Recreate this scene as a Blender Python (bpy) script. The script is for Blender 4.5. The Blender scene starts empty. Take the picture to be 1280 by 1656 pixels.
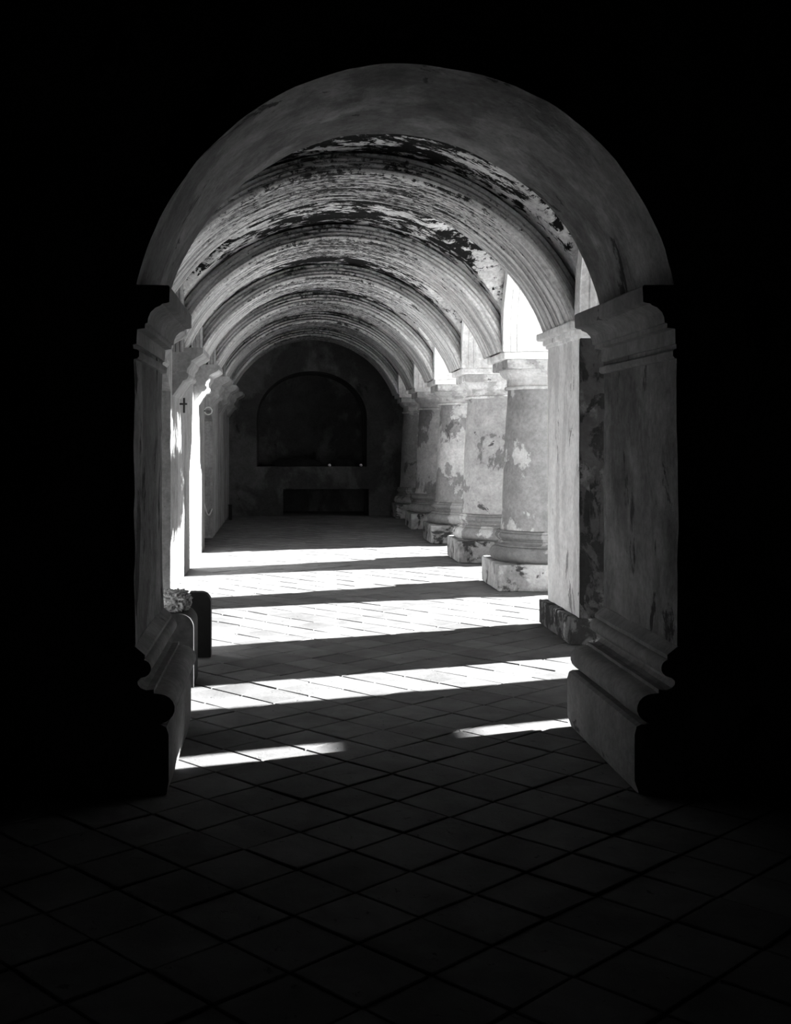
import bpy, bmesh, math, random
from mathutils import Vector, noise, Matrix

random.seed(7)
sc = bpy.context.scene
C = sc.collection
PI = math.pi

# ------------------------------------------------------------------ camera
cam_d = bpy.data.cameras.new('camera')
cam = bpy.data.objects.new('camera', cam_d)
C.objects.link(cam)
cam.location = (0, 0, 1.6)
cam.rotation_euler = (PI / 2, 0, 0)
cam_d.sensor_fit = 'HORIZONTAL'
cam_d.sensor_width = 36
cam_d.lens = 1900 / 1280 * 36
cam_d.shift_x = (640 - 462) / 1280
cam_d.shift_y = (711 - 828) / 1280
cam_d.clip_start = 0.05
cam_d.clip_end = 500
sc.camera = cam

# ------------------------------------------------------------------ sky, sun, exposure
w = bpy.data.worlds.new('world')
sc.world = w
w.use_nodes = True
bg = w.node_tree.nodes['Background']
bg.inputs[0].default_value = (0.8, 0.8, 0.8, 1)
bg.inputs[1].default_value = 0.06

sun_d = bpy.data.lights.new('sun', 'SUN')
sun = bpy.data.objects.new('sun', sun_d)
C.objects.link(sun)
sun_d.energy = 76
sun_d.angle = math.radians(0.7)
SUN_K = 0.39
SUN_EL = math.radians(14)
sun_dir = Vector((-1, -SUN_K, -math.tan(SUN_EL) * math.hypot(1, SUN_K)))
sun.rotation_euler = sun_dir.to_track_quat('-Z', 'Y').to_euler()
sun.location = (30, 12, 9)

sc.view_settings.view_transform = 'Standard'
sc.view_settings.look = 'None'
sc.view_settings.gamma = 1.0
sc.view_settings.use_curve_mapping = False
sc.view_settings.exposure = 0.25
sc.cycles.diffuse_bounces = 6
sc.cycles.max_bounces = 8
sc.cycles.caustics_reflective = False
sc.cycles.caustics_refractive = False

# ------------------------------------------------------------------ materials
def grey(v):
    return (v, v, v, 1)

class NT:
    def __init__(self, name, rough=0.95, spec=0.04):
        m = bpy.data.materials.new(name)
        m.use_nodes = True
        self.m = m
        self.t = m.node_tree
        self.b = self.t.nodes['Principled BSDF']
        self.b.inputs['Roughness'].default_value = rough
        self.b.inputs['Specular IOR Level'].default_value = spec
        g = self.n('ShaderNodeNewGeometry')
        self.pos = g.outputs['Position']
    def n(self, k, **kw):
        x = self.t.nodes.new(k)
        for a, v in kw.items():
            setattr(x, a, v)
        return x
    def l(self, a, b):
        self.t.links.new(a, b)
    def put(self, sock, v):
        if hasattr(v, 'links'):
            self.l(v, sock)
        else:
            sock.default_value = v
    def scale(self, vec, s):
        x = self.n('ShaderNodeVectorMath', operation='MULTIPLY')
        self.put(x.inputs[0], vec)
        x.inputs[1].default_value = s
        return x.outputs[0]
    def add(self, vec, s):
        x = self.n('ShaderNodeVectorMath', operation='ADD')
        self.put(x.inputs[0], vec)
        self.put(x.inputs[1], s)
        return x.outputs[0]
    def math(self, op, a, b=0.0, c=0.0, clamp=False):
        x = self.n('ShaderNodeMath', operation=op)
        x.use_clamp = clamp
        self.put(x.inputs[0], a)
        self.put(x.inputs[1], b)
        self.put(x.inputs[2], c)
        return x.outputs[0]
    def noise(self, vec, s, det=6, rough=0.6, dist=0.0):
        x = self.n('ShaderNodeTexNoise')
        self.l(vec, x.inputs['Vector'])
        x.inputs['Scale'].default_value = s
        x.inputs['Detail'].default_value = det
        x.inputs['Roughness'].default_value = rough
        x.inputs['Distortion'].default_value = dist
        return x.outputs['Fac']
    def ramp(self, f, stops):
        x = self.n('ShaderNodeValToRGB')
        self.put(x.inputs[0], f)
        e = x.color_ramp.elements
        while len(e) < len(stops):
            e.new(0.5)
        for q, (p, v) in zip(e, stops):
            q.position = p
            q.color = grey(v)
        return x.outputs[0]
    def mix(self, f, a, b, kind='MIX'):
        x = self.n('ShaderNodeMix', data_type='RGBA', blend_type=kind)
        self.put(x.inputs['Factor'], f)
        self.put(x.inputs[6], grey(a) if isinstance(a, (int, float)) else a)
        self.put(x.inputs[7], grey(b) if isinstance(b, (int, float)) else b)
        return x.outputs[2]
    def out(self, col, height=None, strength=0.4, dist=0.01):
        self.put(self.b.inputs['Base Color'], col)
        if height is not None:
            bp = self.n('ShaderNodeBump')
            bp.inputs['Strength'].default_value = strength
            bp.inputs['Distance'].default_value = dist
            self.l(height, bp.inputs['Height'])
            self.l(bp.outputs[0], self.b.inputs['Normal'])
        return self.m

def plaster(name, light, mid, dark, thr=(0.46, 0.5), thr2=(0.6, 0.64), sc1=1.3, stretch=(1, 1, 0.55), bump=0.45, seed=0.0, per_object=False, fine=0.35, mottle=0.6):
    """weathered lime plaster: pale coat, worn grey ground, ragged dark losses"""
    t = NT(name)
    p = t.add(t.pos, (seed, seed * 1.7, seed * 0.6))
    if per_object:
        oi = t.n('ShaderNodeObjectInfo')
        r = t.math('MULTIPLY', oi.outputs['Random'], 37.0)
        cx = t.n('ShaderNodeCombineXYZ')
        t.l(r, cx.inputs[0]); t.l(r, cx.inputs[2])
        p = t.add(p, cx.outputs[0])
    ps = t.scale(p, stretch)
    a = t.noise(ps, sc1, 8, 0.62, 0.25)
    b = t.noise(t.add(ps, (9.3, 2.1, 5.5)), sc1 * 1.7, 9, 0.68, 0.5)
    f = t.noise(p, 26, 6, 0.7)
    c = t.mix(t.ramp(a, [(thr[0], 0), (thr[1], 1)]), light, mid)
    c = t.mix(t.ramp(b, [(thr2[0], 0), (thr2[1], 1)]), c, dark)
    c = t.mix(fine, c, t.mix(1.0, c, t.ramp(f, [(0.3, 0.35), (0.62, 1.25)]), 'MULTIPLY'))
    mot = t.noise(t.add(p, (3.1, 8.2, 1.3)), 3.6, 7, 0.7, 0.2)
    c = t.mix(mottle, c, t.mix(1.0, c, t.ramp(mot, [(0.3, 0.45), (0.68, 1.3)]), 'MULTIPLY'))
    if per_object:
        c = t.mix(1.0, c, t.ramp(oi.outputs['Random'], [(0, 0.72), (1, 1.12)]), 'MULTIPLY')
    pit = t.noise(p, 60, 3, 0.6)
    c = t.mix(t.ramp(pit, [(0.27, 0.8), (0.31, 0)]), c, dark * 0.6)
    h = t.math('ADD', t.math('MULTIPLY', t.ramp(a, [(thr[0], 1), (thr[1], 0)]), 0.5),
               t.math('ADD', t.math('MULTIPLY', f, 0.5), t.math('MULTIPLY', t.ramp(b, [(thr2[0], 1), (thr2[1], 0)]), 0.5)))
    return t.out(c, h, bump, 0.012)

XC, ZC, RIN, RWEB = 0.555, 1.865, 1.826, 2.046      # the vault: axis, intrados and web radii

def vault_mat(name, light, mid, dark, crown, bump=0.5, streak=1.0, iso=False, thr=(0.52, 0.57), spot=7):
    """vault plaster streaked along the curve, with mould spreading over the crown"""
    t = NT(name)
    s = t.n('ShaderNodeSeparateXYZ')
    t.l(t.pos, s.inputs[0])
    dx = t.math('SUBTRACT', s.outputs[0], XC)
    dz = t.math('SUBTRACT', s.outputs[2], ZC)
    ang = t.math('ARCTAN2', dx, dz)
    rad = t.math('SQRT', t.math('ADD', t.math('MULTIPLY', dx, dx), t.math('MULTIPLY', dz, dz)))
    cx = t.n('ShaderNodeCombineXYZ')
    t.l(t.math('MULTIPLY', ang, 1.9 * streak), cx.inputs[0])
    t.l(t.math('MULTIPLY', s.outputs[1], 7.0), cx.inputs[1])
    t.l(t.math('MULTIPLY', rad, 9.0), cx.inputs[2])
    v = cx.outputs[0]
    a = t.noise(t.pos, 2.2, 8, 0.66, 0.3) if iso else t.noise(v, 1.4, 8, 0.66, 0.2)
    b = t.noise(t.scale(t.pos, (0.8, 1.6, 1)), 2.4, 8, 0.7, 0.6) if iso else t.noise(t.add(v, (4.2, 7.7, 1.1)), 2.6, 8, 0.75, 0.4)
    spots = t.noise(t.scale(t.pos, (1, 1.4, 1)), spot, 8, 0.75, 0.5)
    f = t.noise(t.pos, 30, 5, 0.7)
    # mould: keyed to the crown, thinning out towards the springings
    key = t.math('MULTIPLY', t.math('SUBTRACT', s.outputs[2], 3.25), crown)
    key = t.math('MINIMUM', t.math('MAXIMUM', key, -0.22), 0.14)
    mould = t.math('ADD', t.math('ADD', t.math('MULTIPLY', b, 0.5), t.math('MULTIPLY', spots, 0.5)), key)
    if not iso:
        mould = t.math('SUBTRACT', mould, t.math('MULTIPLY', t.math('GREATER_THAN', rad, 1.845), 0.05))
    c = t.mix(t.ramp(a, [(0.42, 0), (0.6, 1)]), light, mid)
    c = t.mix(t.ramp(mould, [(thr[0], 0), (thr[1], 1)]), c, dark)
    c = t.mix(0.5, c, t.mix(1.0, c, t.ramp(f, [(0.3, 0.3), (0.6, 1.2)]), 'MULTIPLY'))
    h = t.math('ADD', t.math('MULTIPLY', a, 0.8), t.math('ADD', t.math('MULTIPLY', f, 0.4), t.math('MULTIPLY', t.ramp(mould, [(0.52, 1), (0.57, 0)]), 0.35)))
    return t.out(c, h, bump, 0.012)

def simple(name, a, b, s=8.0, bump=0.3, rough=0.85, spec=0.2, stretch=(1, 1, 1)):
    t = NT(name, rough, spec)
    f = t.noise(t.scale(t.pos, stretch), s, 7, 0.65)
    return t.out(t.mix(t.ramp(f, [(0.35, 0), (0.65, 1)]), a, b), f, bump, 0.008)

def tile_mat(name):
    t = NT(name, 0.9, 0.08)
    oi = t.n('ShaderNodeObjectInfo')
    a = t.noise(t.pos, 3.2, 8, 0.65, 0.3)
    f = t.noise(t.pos, 34, 6, 0.72)
    big = t.noise(t.pos, 0.9, 3, 0.5)
    c = t.mix(t.ramp(a, [(0.4, 0), (0.62, 1)]), 0.17, 0.12)
    c = t.mix(t.ramp(big, [(0.45, 0), (0.7, 0.45)]), c, 0.075)
    c = t.mix(1.0, c, t.ramp(oi.outputs['Random'], [(0, 0.78), (1, 1.1)]), 'MULTIPLY')
    pit = t.noise(t.scale(t.pos, (1, 1, 1)), 21, 4, 0.6, 0.6)
    c = t.mix(t.ramp(pit, [(0.28, 0.9), (0.33, 0)]), c, 0.06)
    h = t.math('ADD', t.math('MULTIPLY', f, 0.25), t.math('ADD', t.math('MULTIPLY', a, 0.6), t.math('MULTIPLY', t.ramp(pit, [(0.26, 0), (0.36, 1)]), 0.35)))
    return t.out(c, h, 0.8, 0.008)

M = {
    'near': plaster('near_wall_plaster', 0.24, 0.15, 0.05, (0.46, 0.54), (0.6, 0.63), 1.8, (1, 1, 0.45), 0.6, 3.0, mottle=0.85),
    'jamb': plaster('jamb_stone', 0.26, 0.2, 0.09, (0.42, 0.6), (0.64, 0.68), 2.2, (1, 1, 1), 0.35, 3.6, mottle=0.35),
    'flaky': plaster('flaking_base_coat', 0.5, 0.16, 0.05, (0.42, 0.46), (0.5, 0.54), 3.0, (1, 1, 0.8), 0.6, 11.0),
    'room': plaster('dark_room_plaster', 0.12, 0.1, 0.06, sc1=1.0, seed=1.0),
    'left': plaster('left_wall_plaster', 0.36, 0.26, 0.12, (0.48, 0.56), (0.66, 0.72), 1.5, (1, 1, 0.22), 0.35, 5.0),
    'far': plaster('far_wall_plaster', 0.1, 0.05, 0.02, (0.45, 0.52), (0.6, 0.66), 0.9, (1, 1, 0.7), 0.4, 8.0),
    'column': plaster('column_plaster', 0.48, 0.24, 0.12, (0.49, 0.505), (0.63, 0.645), 1.15, (1, 1, 0.75), 0.5, 2.0, True),
    'plinth': plaster('plinth_stone', 0.42, 0.25, 0.06, (0.48, 0.54), (0.55, 0.6), 1.8, (1, 1, 1), 0.5, 4.0, True),
    'pier': plaster('pier_plaster', 0.9, 0.74, 0.36, (0.5, 0.53), (0.6, 0.61), 1.8, (1, 1, 0.35), 0.5, 6.4, fine=0.25, mottle=0.3),
    'right': plaster('arcade_plaster', 0.85, 0.76, 0.3, (0.5, 0.6), (0.7, 0.73), 1.5, (1, 1, 1), 0.25, 7.0),
    'web': vault_mat('vault_web_plaster', 0.66, 0.46, 0.012, 0.12, iso=True, thr=(0.53, 0.555)),
    'rib': vault_mat('vault_rib_plaster', 0.72, 0.34, 0.04, 0.14, 0.5, 0.6, thr=(0.52, 0.57), spot=17),
    'capital': plaster('capital_plaster', 0.66, 0.42, 0.2, (0.48, 0.53), (0.62, 0.65), 2.2, (1, 1, 1.4), 0.5, 2.7, True),
    'shade_mould': plaster('shaded_mould_coat', 0.2, 0.06, 0.025, (0.36, 0.46), (0.5, 0.54), 2.6, (1, 1, 0.7), 0.7, 9.1),  # dark greys hold the pier face's painted shade as well as mould
    'tile': tile_mat('clay_tile'),
    'mortar': simple('floor_mortar', 0.05, 0.1, 12),
    'ground': simple('courtyard_earth', 0.2, 0.28, 1.5),
    'stone_dark': simple('dark_stone', 0.012, 0.03, 14, 0.4, 0.8),
    'black': simple('black_painted_wood', 0.006, 0.012, 10, 0.2, 0.7),
    'rock': simple('rough_rubble', 0.05, 0.6, 40, 1.0, 0.95),
    'iron': simple('dark_iron', 0.02, 0.05, 20, 0.3, 0.6),
    'rope': simple('pale_rope', 0.6, 0.75, 40, 0.5),
    'ring': simple('worn_metal', 0.5, 0.7, 20, 0.2, 0.4, 0.5),
    'cloth': simple('dark_bundle', 0.006, 0.015, 9, 0.6),
    'pale': simple('pale_stone', 0.7, 0.8, 20),
}

# ------------------------------------------------------------------ mesh helpers
def obj(name, me_or_bm, mat, parent=None, smooth=False):
    if isinstance(me_or_bm, bmesh.types.BMesh):
        me = bpy.data.meshes.new(name)
        bmesh.ops.recalc_face_normals(me_or_bm, faces=me_or_bm.faces)
        me_or_bm.to_mesh(me)
        me_or_bm.free()
    else:
        me = me_or_bm
    if smooth:
        for p in me.polygons:
            p.use_smooth = True
    if not me.materials:
        me.materials.append(M[mat])
    o = bpy.data.objects.new(name, me)
    C.objects.link(o)
    if parent:
        o.parent = parent
    return o

def from_data(name, v, f, mat, parent=None, smooth=False):
    bm = bmesh.new()
    vs = [bm.verts.new(p) for p in v]
    for q in f:
        try:
            bm.faces.new([vs[i] for i in q])
        except ValueError:
            pass
    return obj(name, bm, mat, parent, smooth)

def struct(o):
    o['kind'] = 'structure'
    return o

def tag(o, label, cat, group=None):
    o['label'] = label
    o['category'] = cat
    if group:
        o['group'] = group
    return o

def empty(name, loc):
    o = bpy.data.objects.new(name, None)
    o.empty_display_size = 0.2
    C.objects.link(o)
    o.location = loc
    return o

def box_bm(x0, x1, y0, y1, z0, z1, bevel=0.0, seg=2, cut=0.0, rough=0.0, rs=3.0, seed=0.0):
    bm = bmesh.new()
    bmesh.ops.create_cube(bm, size=1)
    for v in bm.verts:
        v.co = Vector(((x0 + x1) / 2 + v.co.x * (x1 - x0), (y0 + y1) / 2 + v.co.y * (y1 - y0), (z0 + z1) / 2 + v.co.z * (z1 - z0)))
    if cut:
        for ax, lo, hi in ((0, x0, x1), (1, y0, y1), (2, z0, z1)):
            k = int((hi - lo) / cut)
            for i in range(1, k + 1):
                co = Vector((0, 0, 0)); no = Vector((0, 0, 0))
                co[ax] = lo + (hi - lo) * i / (k + 1); no[ax] = 1
                bmesh.ops.bisect_plane(bm, geom=bm.verts[:] + bm.edges[:] + bm.faces[:], plane_co=co, plane_no=no)
    if bevel:
        es = [e for e in bm.edges if len(e.link_faces) == 2 and e.calc_face_angle(0) > 0.6]
        bmesh.ops.bevel(bm, geom=es, offset=bevel, segments=seg, affect='EDGES', profile=0.5, clamp_overlap=True)
    if rough:
        roughen(bm, rough, rs, seed)
    return bm

def roughen(bm, amp, s=3.0, seed=0.0):
    for v in bm.verts:
        p = v.co * s + Vector((seed, seed * 2, seed * 3))
        n1 = noise.noise_vector(p)
        n2 = noise.noise_vector(p * 3.7)
        v.co += (n1 + n2 * 0.45) * amp

def prism_y(prof, y0, y1, ny=1, rough=0.0, rs=4.0, seed=0.0, smooth_poly=None):
    """closed profile [(x, z)] extruded along Y"""
    bm = bmesh.new()
    rings = []
    for j in range(ny + 1):
        y = y0 + (y1 - y0) * j / ny
        rings.append([bm.verts.new((x, y, z)) for x, z in prof])
    n = len(prof)
    for j in range(ny):
        for i in range(n):
            k = (i + 1) % n
            bm.faces.new((rings[j][i], rings[j][k], rings[j + 1][k], rings[j + 1][i]))
    bm.faces.new(rings[0])
    bm.faces.new(list(reversed(rings[-1])))
    if rough:
        roughen(bm, rough, rs, seed)
    return bm

def prism_x(prof, x0, x1):
    bm = bmesh.new()
    a = [bm.verts.new((x0, y, z)) for y, z in prof]
    b = [bm.verts.new((x1, y, z)) for y, z in prof]
    n = len(prof)
    for i in range(n):
        k = (i + 1) % n
        bm.faces.new((a[i], a[k], b[k], b[i]))
    bm.faces.new(a)
    bm.faces.new(list(reversed(b)))
    return bm

def lathe_bm(prof, seg=48, cx=0.0, cy=0.0, rough=0.0, rs=4.0, seed=0.0):
    bm = bmesh.new()
    rings = []
    for r, z in prof:
        rings.append([bm.verts.new((cx + r * math.cos(2 * PI * i / seg), cy + r * math.sin(2 * PI * i / seg), z)) for i in range(seg)])
    for j in range(len(prof) - 1):
        for i in range(seg):
            k = (i + 1) % seg
            bm.faces.new((rings[j][i], rings[j][k], rings[j + 1][k], rings[j + 1][i]))
    bm.faces.new(list(reversed(rings[0])))
    bm.faces.new(rings[-1])
    if rough:
        roughen(bm, rough, rs, seed)
    return bm

def shade_auto(o, ang=0.6):
    for p in o.data.polygons:
        p.use_smooth = True
    bm = bmesh.new()
    bm.from_mesh(o.data)
    for e in bm.edges:
        e.smooth = len(e.link_faces) == 2 and e.calc_face_angle(0) < ang
    bm.to_mesh(o.data)
    bm.free()
    return o

def tube_bm(pts, r, seg=8):
    bm = bmesh.new()
    rings = []
    for i, p in enumerate(pts):
        a = pts[max(i - 1, 0)]; b = pts[min(i + 1, len(pts) - 1)]
        d = (Vector(b) - Vector(a)).normalized()
        u = d.orthogonal().normalized(); v = d.cross(u)
        rings.append([bm.verts.new(Vector(p) + (u * math.cos(2 * PI * k / seg) + v * math.sin(2 * PI * k / seg)) * r) for k in range(seg)])
    for i in range(len(pts) - 1):
        # match ring start to avoid twisting
        off = min(range(seg), key=lambda o_: (rings[i][0].co - rings[i + 1][o_].co).length)
        rings[i + 1] = rings[i + 1][off:] + rings[i + 1][:off]
        for k in range(seg):
            q = (k + 1) % seg
            bm.faces.new((rings[i][k], rings[i][q], rings[i + 1][q], rings[i + 1][k]))
    bm.faces.new(list(reversed(rings[0])))
    bm.faces.new(rings[-1])
    return bm

def carve(o, cutters):
    """cut openings out of a wall mesh"""
    for bm in cutters:
        me = bpy.data.meshes.new('cut')
        bmesh.ops.recalc_face_normals(bm, faces=bm.faces)
        bm.to_mesh(me); bm.free()
        co = bpy.data.objects.new('cut', me)
        C.objects.link(co)
        md = o.modifiers.new('b', 'BOOLEAN')
        md.operation = 'DIFFERENCE'; md.solver = 'EXACT'; md.object = co
        dg = bpy.context.evaluated_depsgraph_get()
        dg.update()
        new = bpy.data.meshes.new_from_object(o.evaluated_get(dg))
        o.modifiers.clear()
        o.data = new
        bpy.data.objects.remove(co)
    return o

# ------------------------------------------------------------------ setting
YW0, YW1 = 5.315, 6.54           # near wall: front and back face
YEND = 24.8                      # far wall
XL = -1.19                       # left wall face
ZSP = 2.53                       # springing of the vault
AX = 2.80                        # line of the arcade columns
PIER = (9.15, 10.27)
COLS = [12.885 + 2.85 * i for i in range(5)]
RIBS = [(9.25, 10.3)] + [(y - 0.525, y + 0.525) for y in COLS]
RIBS[-1] = (RIBS[-1][0], YEND)
BAYS = [(7.0, 9.16), (10.27, 12.36)] + [(COLS[i] + 0.53, COLS[i + 1] - 0.53) for i in range(4)]

# floor: a mortar bed with diagonal square tiles
floor = struct(obj('floor', box_bm(-4.2, 3.6, -2.6, 27.3, -0.3, -0.012), 'mortar'))
TS = 0.30
def tile_mesh(k):
    h = TS / 2 - 0.0055
    e = 0.004
    v = []
    for sx, sy in ((-1, -1), (1, -1), (1, 1), (-1, 1)):
        v.append((sx * h + random.uniform(-0.003, 0.003), sy * h + random.uniform(-0.003, 0.003), -0.03))
    for i in range(4):
        v.append((v[i][0], v[i][1], -e))
    for i, (sx, sy) in enumerate(((-1, -1), (1, -1), (1, 1), (-1, 1))):
        v.append((v[i][0] - sx * e, v[i][1] - sy * e, random.uniform(-0.0015, 0.0)))
    f = [(0, 1, 5, 4), (1, 2, 6, 5), (2, 3, 7, 6), (3, 0, 4, 7), (4, 5, 9, 8), (5, 6, 10, 9), (6, 7, 11, 10), (7, 4, 8, 11), (8, 9, 10, 11)]
    me = bpy.data.meshes.new('tile')
    me.from_pydata(v, [], f)
    me.materials.append(M['tile'])
    return me
tile_meshes = [tile_mesh(k) for k in range(8)]
spots = []
ca = math.cos(math.radians(43)); sa = math.sin(math.radians(43))
for i in range(-70, 140):
    for j in range(-70, 140):
        u = (i + 0.1) * TS; v_ = (j + 0.45) * TS
        x = u * ca - v_ * sa + 0.6; y = u * sa + v_ * ca
        if y < 2.6 or y > YEND - 0.05:
            continue
        if y < YW1 and not (-2.2 < x < 3.3):
            continue
        if x < -1.35 or x > 3.3:
            if y > YW1:
                continue
        if YW0 + 0.1 < y < YW1 - 0.1 and not (-0.72 < x < 1.8):
            continue
        px = 462 + 1900 * x / y; py = 711 + 3040 / y
        vis = -40 < px < 1320 and py < 1690
        # hidden behind the near piers or the columns
        if y > YW1 and (x / y < -0.09 or x > 2.3 or x / y > 0.29):
            vis = False
        if y < YW0 and not (-0.75 < x < 1.9) and not -0.25 * y < x < 0.45 * y:
            vis = False
        spots.append((0 if vis else 1, y, x))
spots.sort()
rest_v, rest_f = [], []
for n_, (hid, y, x) in enumerate(spots):
    me = random.choice(tile_meshes)
    rot = math.radians(43) + random.choice((0, PI / 2, PI, -PI / 2)) + random.uniform(-0.008, 0.008)
    mat = Matrix.Translation((x, y, random.uniform(-0.005, 0.0))) @ Matrix.Rotation(rot, 4, 'Z') @ Matrix.Rotation(random.uniform(-0.011, 0.011), 4, 'X') @ Matrix.Rotation(random.uniform(-0.011, 0.011), 4, 'Y')
    if n_ < 300:
        t = bpy.data.objects.new('tile', me)
        C.objects.link(t)
        t.parent = floor
        t.matrix_world = mat
    else:
        b0 = len(rest_v)
        rest_v += [mat @ v.co for v in me.vertices]
        rest_f += [tuple(b0 + q for q in p.vertices) for p in me.polygons]
rest = bpy.data.meshes.new('tile_paving')
rest.from_pydata([tuple(v) for v in rest_v], [], rest_f)
rest.materials.append(M['tile'])
ro = bpy.data.objects.new('tile_paving', rest)
C.objects.link(ro)
ro.parent = floor
ro['kind'] = 'stuff'

struct(obj('ground_courtyard', box_bm(3.6, 60, -40, 80, -0.4, -0.03), 'ground'))

# ---- near wall with its round-headed opening
NX0, NX1 = -0.685, 1.775
NXC, NZC, NR = 0.545, 2.06, 1.24
def near_wall():
    bm = bmesh.new()
    path = []
    zs = [0.0 + 2.1 * i / 28 for i in range(29)]
    for z in zs:
        path.append((NX1, z))
    a0 = math.asin((2.16 - NZC) / NR)
    N = 72
    for i in range(N + 1):
        a = a0 + (PI - 2 * a0) * i / N
        path.append((NXC + NR * math.cos(a), NZC + NR * math.sin(a)))
    for z in reversed(zs):
        path.append((NX0, z))
    ny = 16
    rows = []
    for j in range(ny + 1):
        y = YW0 + (YW1 - YW0) * j / ny
        row = []
        for x, z in path:
            p = Vector((x, y, z))
            d = noise.noise(p * 2.1) * 0.012 + noise.noise(p * 6.3) * 0.006 + noise.noise(p * 17) * 0.002
            c = Vector((NXC - x, 0, max(NZC, z) - z if False else (NZC - z if z > NZC else 0)))
            c.normalize()
            row.append(bm.verts.new(p + c * d))
        rows.append(row)
    for j in range(ny):
        for i in range(len(path) - 1):
            bm.faces.new((rows[j][i], rows[j][i + 1], rows[j + 1][i + 1], rows[j + 1][i]))
    X0, X1, ZT = -4.2, 5.2, 4.7
    for row, y in ((rows[0], YW0), (rows[-1], YW1)):
        outer = []
        for (x, z) in path:
            if z < 2.11 and x > NXC: outer.append((X1, z))
            elif z < 2.11: outer.append((X0, z))
            else:
                # project radially on the outer rectangle
                dx, dz = x - NXC, z - NZC
                ts = []
                if dx > 1e-6: ts.append((X1 - NXC) / dx)
                if dx < -1e-6: ts.append((X0 - NXC) / dx)
                if dz > 1e-6: ts.append((ZT - NZC) / dz)
                k = min(ts)
                outer.append((NXC + dx * k, NZC + dz * k))
        ov = [bm.verts.new((x, y, z)) for x, z in outer]
        for i in range(len(path) - 1):
            bm.faces.new((row[i], row[i + 1], ov[i + 1], ov[i]))
            # close the corners of the rectangle
            (xa, za), (xb, zb) = outer[i], outer[i + 1]
            if abs(xa - xb) > 1e-5 and abs(za - zb) > 1e-5:
                cv = bm.verts.new((xa if abs(xa - X1) < 1e-5 or abs(xa - X0) < 1e-5 else xb, y, ZT))
                bm.faces.new((ov[i], ov[i + 1], cv))
    return bm
wn = struct(obj('wall_near', near_wall(), 'near'))
shade_auto(wn, 0.5)

CAP = [(0, 1.965), (0.016, 1.968), (0.024, 1.978), (0.024, 2.0), (0.016, 2.008), (-0.004, 2.012), (-0.004, 2.03), (0.012, 2.034), (0.014, 2.1), (0.05, 2.104), (0.05, 2.124), (0.062, 2.128),
       (0.064, 2.15), (0.074, 2.175), (0.096, 2.196), (0.12, 2.206), (0.128, 2.214), (0.15, 2.218), (0.16, 2.222), (0.162, 2.29), (0.155, 2.298), (-0.02, 2.3)]
def arc(cx, cz, r, a0, a1, n=7, rz=None):
    rz = rz or r
    return [(cx + r * math.cos(math.radians(a0 + (a1 - a0) * i / n)), cz + rz * math.sin(math.radians(a0 + (a1 - a0) * i / n))) for i in range(n + 1)]
BASE = [(-0.02, 0.0), (0.16, 0.0), (0.165, 0.3), (0.155, 0.315)] + [(0.12, 0.32)] + arc(0.112, 0.385, 0.074, -85, 85, 9, 0.068) + [(0.09, 0.455), (0.09, 0.472)] + \
       [(0.055, 0.468), (0.03, 0.478), (0.016, 0.495), (0.016, 0.51), (0.03, 0.525)] + arc(0.038, 0.567, 0.04, -75, 80, 8, 0.04) + [(0.05, 0.61), (0.05, 0.628), (0.0, 0.668), (-0.02, 0.668)]
def near_mould(prof, side, nm, y0, y1, seed, label):
    if side < 0:
        pr = [(NX0 + p, z) for p, z in prof]
    else:
        pr = [(NX1 - p, z) for p, z in prof]
    o = obj(nm, prism_y(pr, y0, y1, 20, 0.0025, 4.0, seed), 'jamb', wn)
    shade_auto(o, 0.4)
    o['label'] = label
    return o
CAPC = CAP + [(-0.02, 1.965)]
near_mould(CAPC, -1, 'capital', YW0 - 0.01, YW1 + 0.012, 1.0, 'moulded capital of the left jamb')
near_mould(CAPC, 1, 'capital', YW0 - 0.01, YW1 + 0.012, 2.0, 'moulded capital of the right jamb')
near_mould(BASE[3:] + [(-0.02, 0.31)], -1, 'base_moulding', YW0 - 0.01, YW1 + 0.012, 3.0, 'double rounded base moulding of the left jamb')
near_mould(BASE[3:] + [(-0.02, 0.31)], 1, 'base_moulding', YW0 - 0.01, YW1 + 0.012, 4.0, 'double rounded base moulding of the right jamb')
near_mould([(-0.02, 0.0), (0.148, 0.0), (0.158, 0.06), (0.158, 0.27), (0.148, 0.3), (0.12, 0.315), (-0.02, 0.315)], -1, 'pedestal', YW0 - 0.015, YW1 + 0.02, 5.0, 'worn block pedestal of the left jamb')
near_mould([(-0.02, 0.0), (0.18, 0.0), (0.2, 0.06), (0.2, 0.27), (0.19, 0.305), (0.17, 0.315), (-0.02, 0.315)], 1, 'pedestal', YW0 - 0.015, YW1 + 0.02, 6.0, 'worn block pedestal of the right jamb')
rs = obj('respond', box_bm(2.3, 3.36, YW1, 6.83, 0, 3.2, 0.02, 2), 'near', wn)

# ---- the dark room the picture is taken from
struct(obj('wall_room_left', box_bm(-4.4, -4.2, -2.6, YW1, 0, 4.7), 'room'))
struct(obj('wall_room_right', box_bm(5.2, 5.4, -2.6, YW1, -0.3, 4.7), 'room'))
struct(obj('wall_room_back', box_bm(-4.4, 5.4, -2.8, -2.6, -0.3, 4.7), 'room'))
struct(obj('ceiling_room', box_bm(-4.4, 5.4, -2.8, YW1, 4.7, 4.9), 'room'))
struct(obj('floor_room', box_bm(3.6, 5.2, -2.6, YW1 - 0.02, -0.3, -0.012), 'mortar'))

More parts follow.
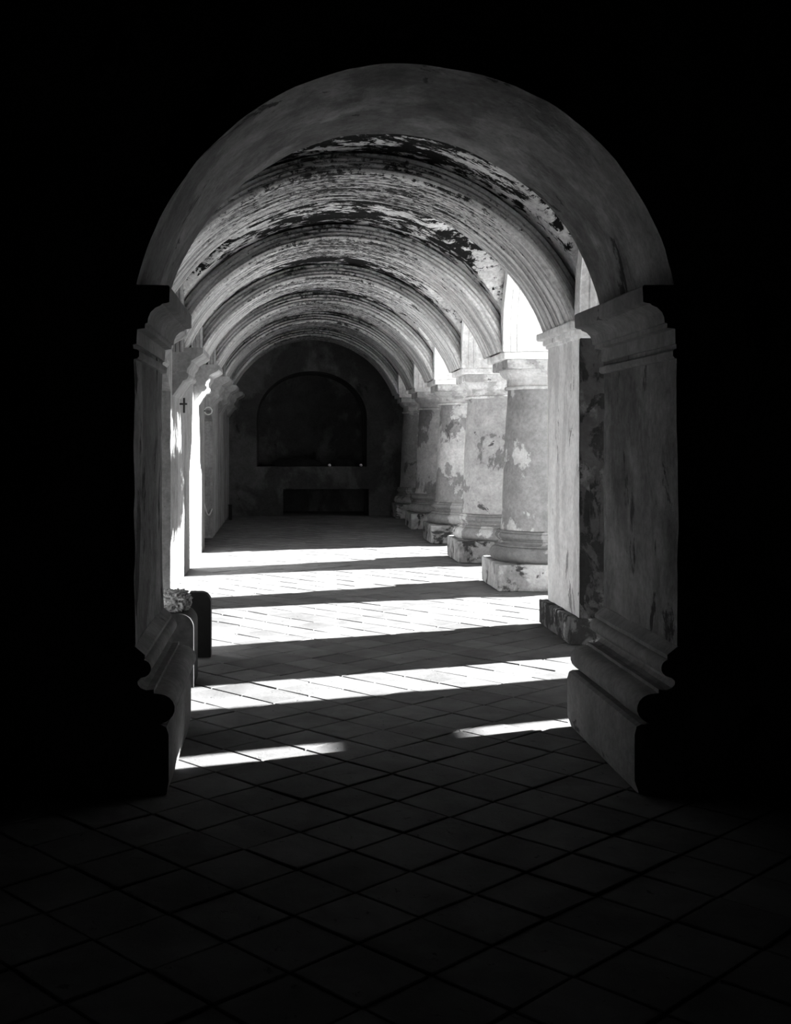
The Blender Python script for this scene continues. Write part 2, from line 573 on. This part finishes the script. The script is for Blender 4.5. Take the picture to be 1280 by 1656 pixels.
# ---- left wall of the walk with two doorways
wl = obj('wall_left', box_bm(XL - 3.2, XL, YW1, YEND + 0.4, -0.012, 4.6), 'left')
def door_cut(y0, y1, zt, depth):
    yc = (y0 + y1) / 2; h = (y1 - y0) / 2; rise = 0.22
    R = (h * h + rise * rise) / (2 * rise)
    prof = [(y0, -0.012), (y1, -0.012)]
    for i in range(13):
        yy = y1 + (y0 - y1) * i / 12
        prof.append((yy, zt - R + math.sqrt(R * R - (yy - yc) ** 2)))
    return prism_x(prof, XL - depth, XL + 0.2)
carve(wl, [door_cut(6.75, 8.95, 2.25, 2.6), door_cut(10.5, 12.16, 2.32, 2.6), door_cut(17.27, 19.15, 2.12, 2.6)])  # nearest opening is added, hidden by the jamb, to swallow sunlight
struct(wl)

# ---- far wall with an arched niche over a ledge and a low dark recess
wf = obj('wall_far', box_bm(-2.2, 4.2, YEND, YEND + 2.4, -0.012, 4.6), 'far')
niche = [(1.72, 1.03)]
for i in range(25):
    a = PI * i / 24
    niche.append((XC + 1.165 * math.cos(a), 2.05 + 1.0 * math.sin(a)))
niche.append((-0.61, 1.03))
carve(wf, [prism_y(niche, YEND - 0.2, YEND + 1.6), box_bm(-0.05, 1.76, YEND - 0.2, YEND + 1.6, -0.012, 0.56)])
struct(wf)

# ---- vault: webs with lunettes, moulded transverse ribs, wall arches
ceil = struct(obj('ceiling', box_bm(-2.2, 3.7, YW1, YEND + 2.4, 4.6, 4.8), 'room'))
def lun(y, extra):
    best = -9
    for a, b in BAYS:
        h = (b - a) / 2 + extra
        d = y - (a + b) / 2
        if abs(d) < h:
            best = max(best, ZSP + 0.12 + math.sqrt(h * h - d * d))
    return best
def barrel(x):
    return ZC + math.sqrt(max(RWEB ** 2 - (x - XC) ** 2, 0))
edges_y = [YW1] + [(r[0] + r[1]) / 2 for r in RIBS[:-1]] + [YEND]
for k in range(6):
    ya, yb = edges_y[k], edges_y[k + 1]
    nx = 128; ny = int((yb - ya) / 0.028)
    v, f = [], []
    for j in range(ny + 1):
        y = ya + (yb - ya) * j / ny
        L = lun(y, 0.07)
        for i in range(nx + 1):
            x = -1.26 + (2.5 + 1.26) * i / nx
            z = max(barrel(x), L)
            p = Vector((x, y, z))
            z += noise.noise(p * 1.7) * 0.012 + noise.noise(p * 5.1) * 0.006
            v.append((x, y, z))
    for j in range(ny):
        for i in range(nx):
            a = j * (nx + 1) + i
            f.append((a, a + 1, a + nx + 2, a + nx + 1))
    o = from_data('vault_web', v, f, 'web', ceil)
    shade_auto(o, 0.45)

def rib_mesh(Y0, Y1):
    pr = [(0.22, 2.12), (0.22, 2.055), (0.215, 2.05), (0.16, 2.026), (0.16, 2.0), (0.155, 1.995), (0.105, 1.972), (0.105, 1.95), (0.1, 1.945), (0.05, 1.922), (0.05, 1.9), (0.045, 1.895),
          (0.0, 1.872), (0.0, 1.842), (0.012, 1.828)]
    D = Y1 - Y0
    sec = [(Y0 + a, r) for a, r in pr]
    for g in (0.2, 0.36, 0.5, 0.64, 0.8):
        sec += [(Y0 + D * g - 0.014, RIN), (Y0 + D * g - 0.008, RIN + 0.01), (Y0 + D * g + 0.008, RIN + 0.01), (Y0 + D * g + 0.014, RIN)]
    sec += [(Y1 - a, r) for a, r in reversed(pr)]
    bm = bmesh.new()
    N = 84
    rows = []
    for y, r in sec:
        t0 = math.asin((ZSP - 0.005 - ZC) / r)
        row = []
        for i in range(N + 1):
            t = t0 + (PI - 2 * t0) * i / N
            p = Vector((XC + r * math.cos(t), y, ZC + r * math.sin(t)))
            d = noise.noise(p * 1.9) * 0.008 + noise.noise(Vector((p.x * 5, p.y * 9, p.z * 5))) * 0.004
            row.append(bm.verts.new((XC + (r + d) * math.cos(t), y + d * 0.6, ZC + (r + d) * math.sin(t))))
        rows.append(row)
    for j in range(len(sec) - 1):
        for i in range(N):
            bm.faces.new((rows[j][i], rows[j][i + 1], rows[j + 1][i + 1], rows[j + 1][i]))
    return bm
for a, b in RIBS:
    o = obj('transverse_rib', rib_mesh(a, b), 'rib', ceil)
    shade_auto(o, 0.5)

def wall_arch(a, b, x0, x1, rin_d, rout_d):
    h = (b - a) / 2; yc = (a + b) / 2; zs = ZSP + 0.12
    def pathp(off):
        p = [(yc + h - off, ZSP - 0.01), (yc + h - off, zs - 0.04)]
        for i in range(33):
            t = PI * i / 32
            p.append((yc + (h - off) * math.cos(t), zs + (h - off) * math.sin(t)))
        p += [(yc - h + off, zs - 0.04), (yc - h + off, ZSP - 0.01)]
        return p
    w_ = x1 - x0
    sec = [(x0, rout_d), (x0, rin_d + 0.02), (x0 + 0.015, rin_d), (x0 + w_ * 0.3, rin_d), (x0 + w_ * 0.33, rin_d - 0.012), (x0 + w_ * 0.4, rin_d - 0.012), (x0 + w_ * 0.43, rin_d),
           (x0 + w_ * 0.63, rin_d), (x0 + w_ * 0.66, rin_d - 0.012), (x0 + w_ * 0.73, rin_d - 0.012), (x0 + w_ * 0.76, rin_d), (x1 - 0.015, rin_d), (x1, rin_d - 0.02), (x1, rout_d)]
    bm = bmesh.new()
    rows = []
    for x, off in sec:
        rows.append([bm.verts.new(Vector((x, y, z)) + noise.noise_vector(Vector((x, y, z)) * 3) * 0.006) for y, z in pathp(off)])
    for j in range(len(sec) - 1):
        for i in range(len(rows[0]) - 1):
            bm.faces.new((rows[j][i], rows[j][i + 1], rows[j + 1][i + 1], rows[j + 1][i]))
    return bm
for a, b in BAYS:
    o = obj('wall_arch', wall_arch(a, b, 2.28, 2.48, 0.05, -0.1), 'right', ceil)
    shade_auto(o, 0.5)
    o = obj('wall_arch', wall_arch(a, b, XL - 0.02, XL + 0.12, 0.04, -0.1), 'left', ceil)
    shade_auto(o, 0.5)

# right wall: masonry over the arcade with a semicircular arch in each bay
def wall_right():
    bm = bmesh.new()
    X0, X1, ZT = 2.46, 3.36, 4.6
    prev = YW1
    for a, b in BAYS + [(YEND, YEND)]:
        # solid part over the support
        ya, yb = prev, a
        if yb - ya > 0.01:
            q = [bm.verts.new((x, y, z)) for x in (X0, X1) for y in (ya, yb) for z in (ZSP, ZT)]
            for fc in ((0, 1, 3, 2), (4, 6, 7, 5), (0, 2, 6, 4)):
                bm.faces.new([q[i] for i in fc])
        prev = b
        if a == b:
            break
        h = (b - a) / 2; yc = (a + b) / 2
        pts = [(a, ZSP)] + [(yc - h * math.cos(PI * i / 36), ZSP + 0.12 + h * math.sin(PI * i / 36)) for i in range(37)] + [(b, ZSP)]
        xs = [X0 + (X1 - X0) * i / 6 for i in range(7)]
        rows = [[bm.verts.new(Vector((x, y, z)) + noise.noise_vector(Vector((x, y, z)) * 2.5) * 0.006) for y, z in pts] for x in xs]
        for j in range(6):
            for i in range(len(pts) - 1):
                bm.faces.new((rows[j][i], rows[j][i + 1], rows[j + 1][i + 1], rows[j + 1][i]))
        for row, x in ((rows[0], X0), (rows[-1], X1)):
            top = [bm.verts.new((x, y, ZT)) for y, z in pts]
            for i in range(len(pts) - 1):
                bm.faces.new((row[i], row[i + 1], top[i + 1], top[i]))
    return bm
wr = struct(obj('wall_right', wall_right(), 'right'))
shade_auto(wr, 0.5)

# corbel capitals on the left wall carry the ribs
CORB = [(0, 2.06), (0.03, 2.1), (0.07, 2.16), (0.1, 2.2), (0.11, 2.22), (0.15, 2.235), (0.17, 2.26), (0.17, 2.29), (0.15, 2.3), (0.16, 2.35), (0.185, 2.38), (0.2, 2.41), (0.2, 2.43), (0.24, 2.455), (0.29, 2.48), (0.31, 2.495), (0.325, 2.51), (0.325, 2.56), (0.31, 2.57), (-0.05, 2.57), (-0.05, 2.06)]
for a, b in RIBS:
    o = obj('corbel', prism_y([(XL + p, z) for p, z in CORB], a - 0.02, b + 0.02 if b < YEND else b, 8, 0.004, 5, a), 'left', wl)
    shade_auto(o, 0.5)

# ---- unseen clipped tree added in the courtyard to screen the higher sun
M['screen_leaf'] = simple('sun_screen_dark_leaves', 0.06, 0.12, 6)
M['screen_bark'] = simple('sun_screen_grey_bark', 0.1, 0.2, 14, 0.6)
def sun_screen_tree(x, y, seed, label):
    rnd = random.Random(seed)
    root = empty('sun_screen_tree', (x, y, -0.03))
    shade_auto(obj('sun_screen_trunk', lathe_bm([(0.09, 0), (0.07, 0.3), (0.055, 1.5), (0.05, 2.9)], 12, rough=0.02, rs=2, seed=seed), 'screen_bark', root), 0.8)
    v, f = [], []
    for k in range(10500):
        d = Vector((rnd.gauss(0, 1), rnd.gauss(0, 1), rnd.gauss(0, 1))).normalized()
        e = 0.45
        q = Vector([math.copysign(abs(c) ** e, c) for c in d]) * rnd.uniform(0.5, 1.0)
        p = Vector((q.x * 0.6, q.y * 2.6, 3.72 + q.z * 1.12))
        a = Vector((rnd.gauss(0, 1), rnd.gauss(0, 1), rnd.gauss(0, 1))).normalized()
        b = a.orthogonal().normalized() * 0.055
        a = a * 0.1
        n0 = len(v)
        v += [p - a, p + b, p + a, p - b]
        f.append((n0, n0 + 1, n0 + 2, n0 + 3))
    me = bpy.data.meshes.new('foliage')
    me.from_pydata([tuple(c) for c in v], [], f)
    fo = obj('foliage', me, 'screen_leaf', root)
    fo['kind'] = 'stuff'
    tag(root, label, 'tree')
sun_screen_tree(6.5, 14.33, 3, 'unseen tree with a wide box-shaped crown, added in the courtyard to screen the sun')

# ---- block added out of view to keep the sun off the last bays
struct(obj('wall_sun_block', box_bm(5.5, 7.0, 20.2, 30, -0.03, 6.5, 0.03), 'right'))

# ------------------------------------------------------------------ columns
def make_column(loc):
    root = empty('column', loc)
    obj('plinth', box_bm(-0.56, 0.56, -0.525, 0.525, 0, 0.28, 0.015, 2, 0.12, 0.006, 4, 1), 'plinth', root)
    prof = [(0.3, 0.275), (0.5, 0.278)] + arc(0.475, 0.365, 0.08, -80, 80, 8, 0.082) + [(0.5, 0.452), (0.5, 0.465), (0.47, 0.475), (0.455, 0.49), (0.455, 0.505), (0.47, 0.52)] + \
           arc(0.46, 0.56, 0.032, -80, 80, 6, 0.034) + [(0.475, 0.598), (0.475, 0.612), (0.44, 0.625), (0.3, 0.627)]
    shade_auto(obj('base_moulding', lathe_bm(prof, 56, rough=0.004, seed=2), 'column', root), 0.5)
    sh = []
    for i in range(25):
        t = i / 24
        z = 0.62 + (2.15 - 0.62) * t
        r = 0.425 - 0.07 * t + 0.008 * math.sin(PI * t)
        if t < 0.06: r += 0.012 * (1 - t / 0.06)
        sh.append((r, z))
    shade_auto(obj('shaft', lathe_bm(sh, 56, rough=0.006, rs=3.5, seed=5), 'column', root), 0.5)
    cap = [(0.2, 2.14), (0.375, 2.142)] + arc(0.372, 2.158, 0.02, -80, 80, 5) + [(0.365, 2.178), (0.365, 2.25), (0.375, 2.262), (0.395, 2.268), (0.42, 2.29), (0.44, 2.32), (0.445, 2.345), (0.445, 2.357), (0.3, 2.36)]
    shade_auto(obj('capital', lathe_bm(cap, 56, rough=0.004, seed=7), 'capital', root), 0.5)
    obj('abacus', box_bm(-0.45, 0.45, -0.45, 0.45, 2.355, 2.455, 0.012, 2, 0.15, 0.005, 4, 9), 'capital', root)
    obj('impost', box_bm(-0.5, 0.5, -0.525, 0.525, 2.452, 2.53, 0.014, 2, 0.15, 0.005, 4, 11), 'right', root)
    return root
def copy_tree(o, parent=None):
    c = o.copy()
    C.objects.link(c)
    c.parent = parent
    for ch in list(o.children):
        copy_tree(ch, c)
    return c
LBL = ['nearest round column with a plain grey shaft, partly behind the pale square pier',
       'second round column from the square pier, pale patched plaster over its upper half',
       'third round column from the square pier, dark patches on its shaft',
       'fourth round column from the square pier, slender in the distance on a pale plinth',
       'farthest round column, standing against the dark end wall']
col0 = make_column((AX, COLS[0], 0))
for i, y in enumerate(COLS):
    c = col0 if i == 0 else copy_tree(col0)
    c.location = (AX, y, 0)
    tag(c, LBL[i], 'column', 'round columns of the arcade')

# square pier
pr = empty('square_pier', (AX, sum(PIER) / 2, 0))
def local(bm, o):
    for v in bm.verts:
        v.co -= o.location
    return bm
obj('shaft', local(box_bm(2.285, 3.34, PIER[0], PIER[1] - 0.03, 0.2, 2.4, 0.012, 2, 0.07, 0.006, 5, 2), pr), 'pier', pr)
obj('base_block', local(box_bm(2.215, 3.36, PIER[0] - 0.02, PIER[1], 0, 0.21, 0.012, 2, 0.08, 0.007, 5, 3), pr), 'flaky', pr)
obj('necking', local(box_bm(2.27, 3.35, PIER[0] - 0.015, PIER[1] - 0.015, 2.385, 2.42, 0.01, 2, 0.2, 0.003, 5, 4), pr), 'pier', pr)
obj('cap_block', local(box_bm(2.245, 3.36, PIER[0] - 0.03, PIER[1], 2.41, 2.46, 0.012, 2, 0.2, 0.003, 5, 4), pr), 'pier', pr)
obj('cap_slab', local(box_bm(2.2, 3.38, PIER[0] - 0.05, PIER[1] + 0.04, 2.455, 2.522, 0.014, 2, 0.15, 0.004, 5, 6), pr), 'right', pr)
o = obj('shaded_mould_coat', local(box_bm(2.29, 3.33, PIER[0] - 0.014, PIER[0] + 0.004, 0.205, 2.39, 0.004, 1, 0.07, 0.005, 5, 8), pr), 'shade_mould', pr)  # thin dark sheet: shade of this face painted in, mottled with mould
o['label'] = 'dark mottled coat on the face turned to the archway, its shade painted in with mould'
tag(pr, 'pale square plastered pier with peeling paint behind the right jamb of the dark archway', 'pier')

# ---- unseen wall added in the courtyard; its two openings cut the sun into strips
gw = obj('wall_sun_mask', box_bm(4.94, 5.06, 8.09, 9.09, -0.03, 5.2), 'plinth')
g2 = obj('wall_sun_mask_slots', box_bm(4.94, 5.06, 7.2, 8.09, -0.03, 5.2), 'plinth')
carve(g2, [box_bm(4.6, 5.4, 7.4, 8.3, 0.72, 1.08), box_bm(4.6, 5.4, 7.4, 8.3, 1.264, 1.52)])
struct(gw); struct(g2)

# ------------------------------------------------------------------ small things by the left jamb
def rounded_slab(x0, x1, y0, y1, h, r):
    prof = [(x0, 0), (x1, 0)]
    for i in range(9):
        a = PI / 2 * i / 8
        prof.append((x1 - r + r * math.cos(a), h - r + r * math.sin(a)))
    prof.append((x0, h))
    bm = prism_y(prof, y0, y1, 3)
    es = [e for e in bm.edges if len(e.link_faces) == 2 and e.calc_face_angle(0) > 0.7 and abs(e.verts[0].co.y - e.verts[1].co.y) < 1e-5]
    bmesh.ops.bevel(bm, geom=es, offset=0.006, segments=2, affect='EDGES')
    return bm
o = obj('stone_block', rounded_slab(-1.1, -0.594, 7.58, 7.95, 0.475, 0.09), 'stone_dark')
shade_auto(o, 0.5)
tag(o, 'low dark stone block with a rounded corner beside the left jamb, rubble lump on top', 'block')
o = obj('bench_end', rounded_slab(-0.706, -0.55, 8.64, 8.76, 0.474, 0.075), 'black')
shade_auto(o, 0.5)
tag(o, 'upright black slab with one rounded top corner standing on the sunlit floor', 'slab')
bm = bmesh.new()
bmesh.ops.create_icosphere(bm, subdivisions=5, radius=1)
for v in bm.verts:
    d = v.co.normalized()
    e = 0.72
    q = Vector((math.copysign(abs(d.x) ** e, d.x), math.copysign(abs(d.y) ** e, d.y), math.copysign(abs(d.z) ** e, d.z)))
    q *= 1 + 0.10 * noise.noise(d * 2.2) + 0.10 * noise.noise(d * 6.1) + 0.16 * noise.noise(d * 13) + 0.12 * noise.noise(d * 27)
    v.co = Vector((q.x * 0.105, q.y * 0.11, q.z * 0.078))
zmin = min(v.co.z for v in bm.verts)
for v in bm.verts:
    if v.co.z < -0.055: v.co.z = -0.055
rock = obj('rubble_lump', bm, 'rock', None, True)
rock.location = (-0.735, 7.76, 0.475 + 0.055)
tag(rock, 'rough pitted lump of rubble lying on the dark stone block', 'rock')

# cross-shaped iron bracket on the left wall
cr = empty('iron_cross', (-1.14, 13.2, 1.9))
obj('upright', box_bm(-0.012, 0.012, -0.012, 0.012, 0, 0.17, 0.003), 'iron', cr)
obj('crossbar', box_bm(-0.05, 0.035, -0.008, 0.008, 0.09, 0.112, 0.003), 'iron', cr)
tag(cr, 'small dark iron cross fixed to the bright left wall', 'cross')

# rope barrier and ring at the far doorway of the left wall
pts = []
for i in range(21):
    t = i / 20
    pts.append((-1.2 + 0.0 * t, 17.28 + 1.86 * t, 0.66 - 0.19 * t - 0.13 * math.sin(PI * t)))
tag(obj('rope', tube_bm(pts, 0.012, 8), 'rope', None, True), 'pale rope hung across the far doorway in the left wall', 'rope')
ring = empty('wall_ring', (-1.19, 17.15, 2.02))
pts = [(0.06 + 0.055 * math.cos(2 * PI * i / 24), 0, 0.055 * math.sin(2 * PI * i / 24)) for i in range(25)]
obj('ring', tube_bm(pts, 0.009, 8), 'ring', ring, True)
obj('staple', tube_bm([(-0.01, 0, 0), (0.02, 0, 0)], 0.012, 8), 'iron', ring, True)
tag(ring, 'small sunlit metal ring on the left wall below a corbel', 'ring')

# short dark post far down the left wall
sp = empty('short_post', (-1.1, 23.4, 0))
obj('post', box_bm(-0.035, 0.035, -0.035, 0.035, 0, 0.29, 0.006), 'black', sp)
obj('cap', box_bm(-0.04, 0.04, -0.04, 0.04, 0.288, 0.31, 0.006), 'black', sp)
tag(sp, 'short dark post at the foot of the left wall near the end wall', 'post')

# dark bundles and pale pebbles on the ledge of the far niche
def mound(name, x, y, rx, ry, rz, seed, label):
    bm = bmesh.new()
    bmesh.ops.create_icosphere(bm, subdivisions=4, radius=1)
    for v in bm.verts:
        d = v.co.normalized()
        k = 1 + 0.25 * noise.noise(d * 2 + Vector((seed, 0, 0))) + 0.1 * noise.noise(d * 6 + Vector((seed, 0, 0)))
        v.co = Vector((d.x * rx * k, d.y * ry * k, max(d.z, -0.02) * rz * k))
    o = obj(name, bm, 'cloth', None, True)
    o.location = (x, y, 1.032)
    tag(o, label, 'bundle', 'bundles on the niche ledge')
mound('bundle', 0.25, 25.12, 0.55, 0.2, 0.2, 1, 'long low dark bundle on the left of the far niche ledge')
mound('bundle', 1.25, 25.12, 0.26, 0.2, 0.19, 4, 'shorter dark bundle on the right of the far niche ledge')
for x, lab in ((1.265 - 0.33, 'pale pebble in the gap between the two dark bundles'), (1.6, 'pale pebble at the right end of the far niche ledge')):
    bm = bmesh.new()
    bmesh.ops.create_icosphere(bm, subdivisions=2, radius=0.035)
    for v in bm.verts:
        v.co.z *= 0.8
        v.co *= 1 + 0.2 * noise.noise(v.co * 40)
    o = obj('pebble', bm, 'pale', None, True)
    o.location = (x, 24.88, 1.06)
    tag(o, lab, 'pebble')
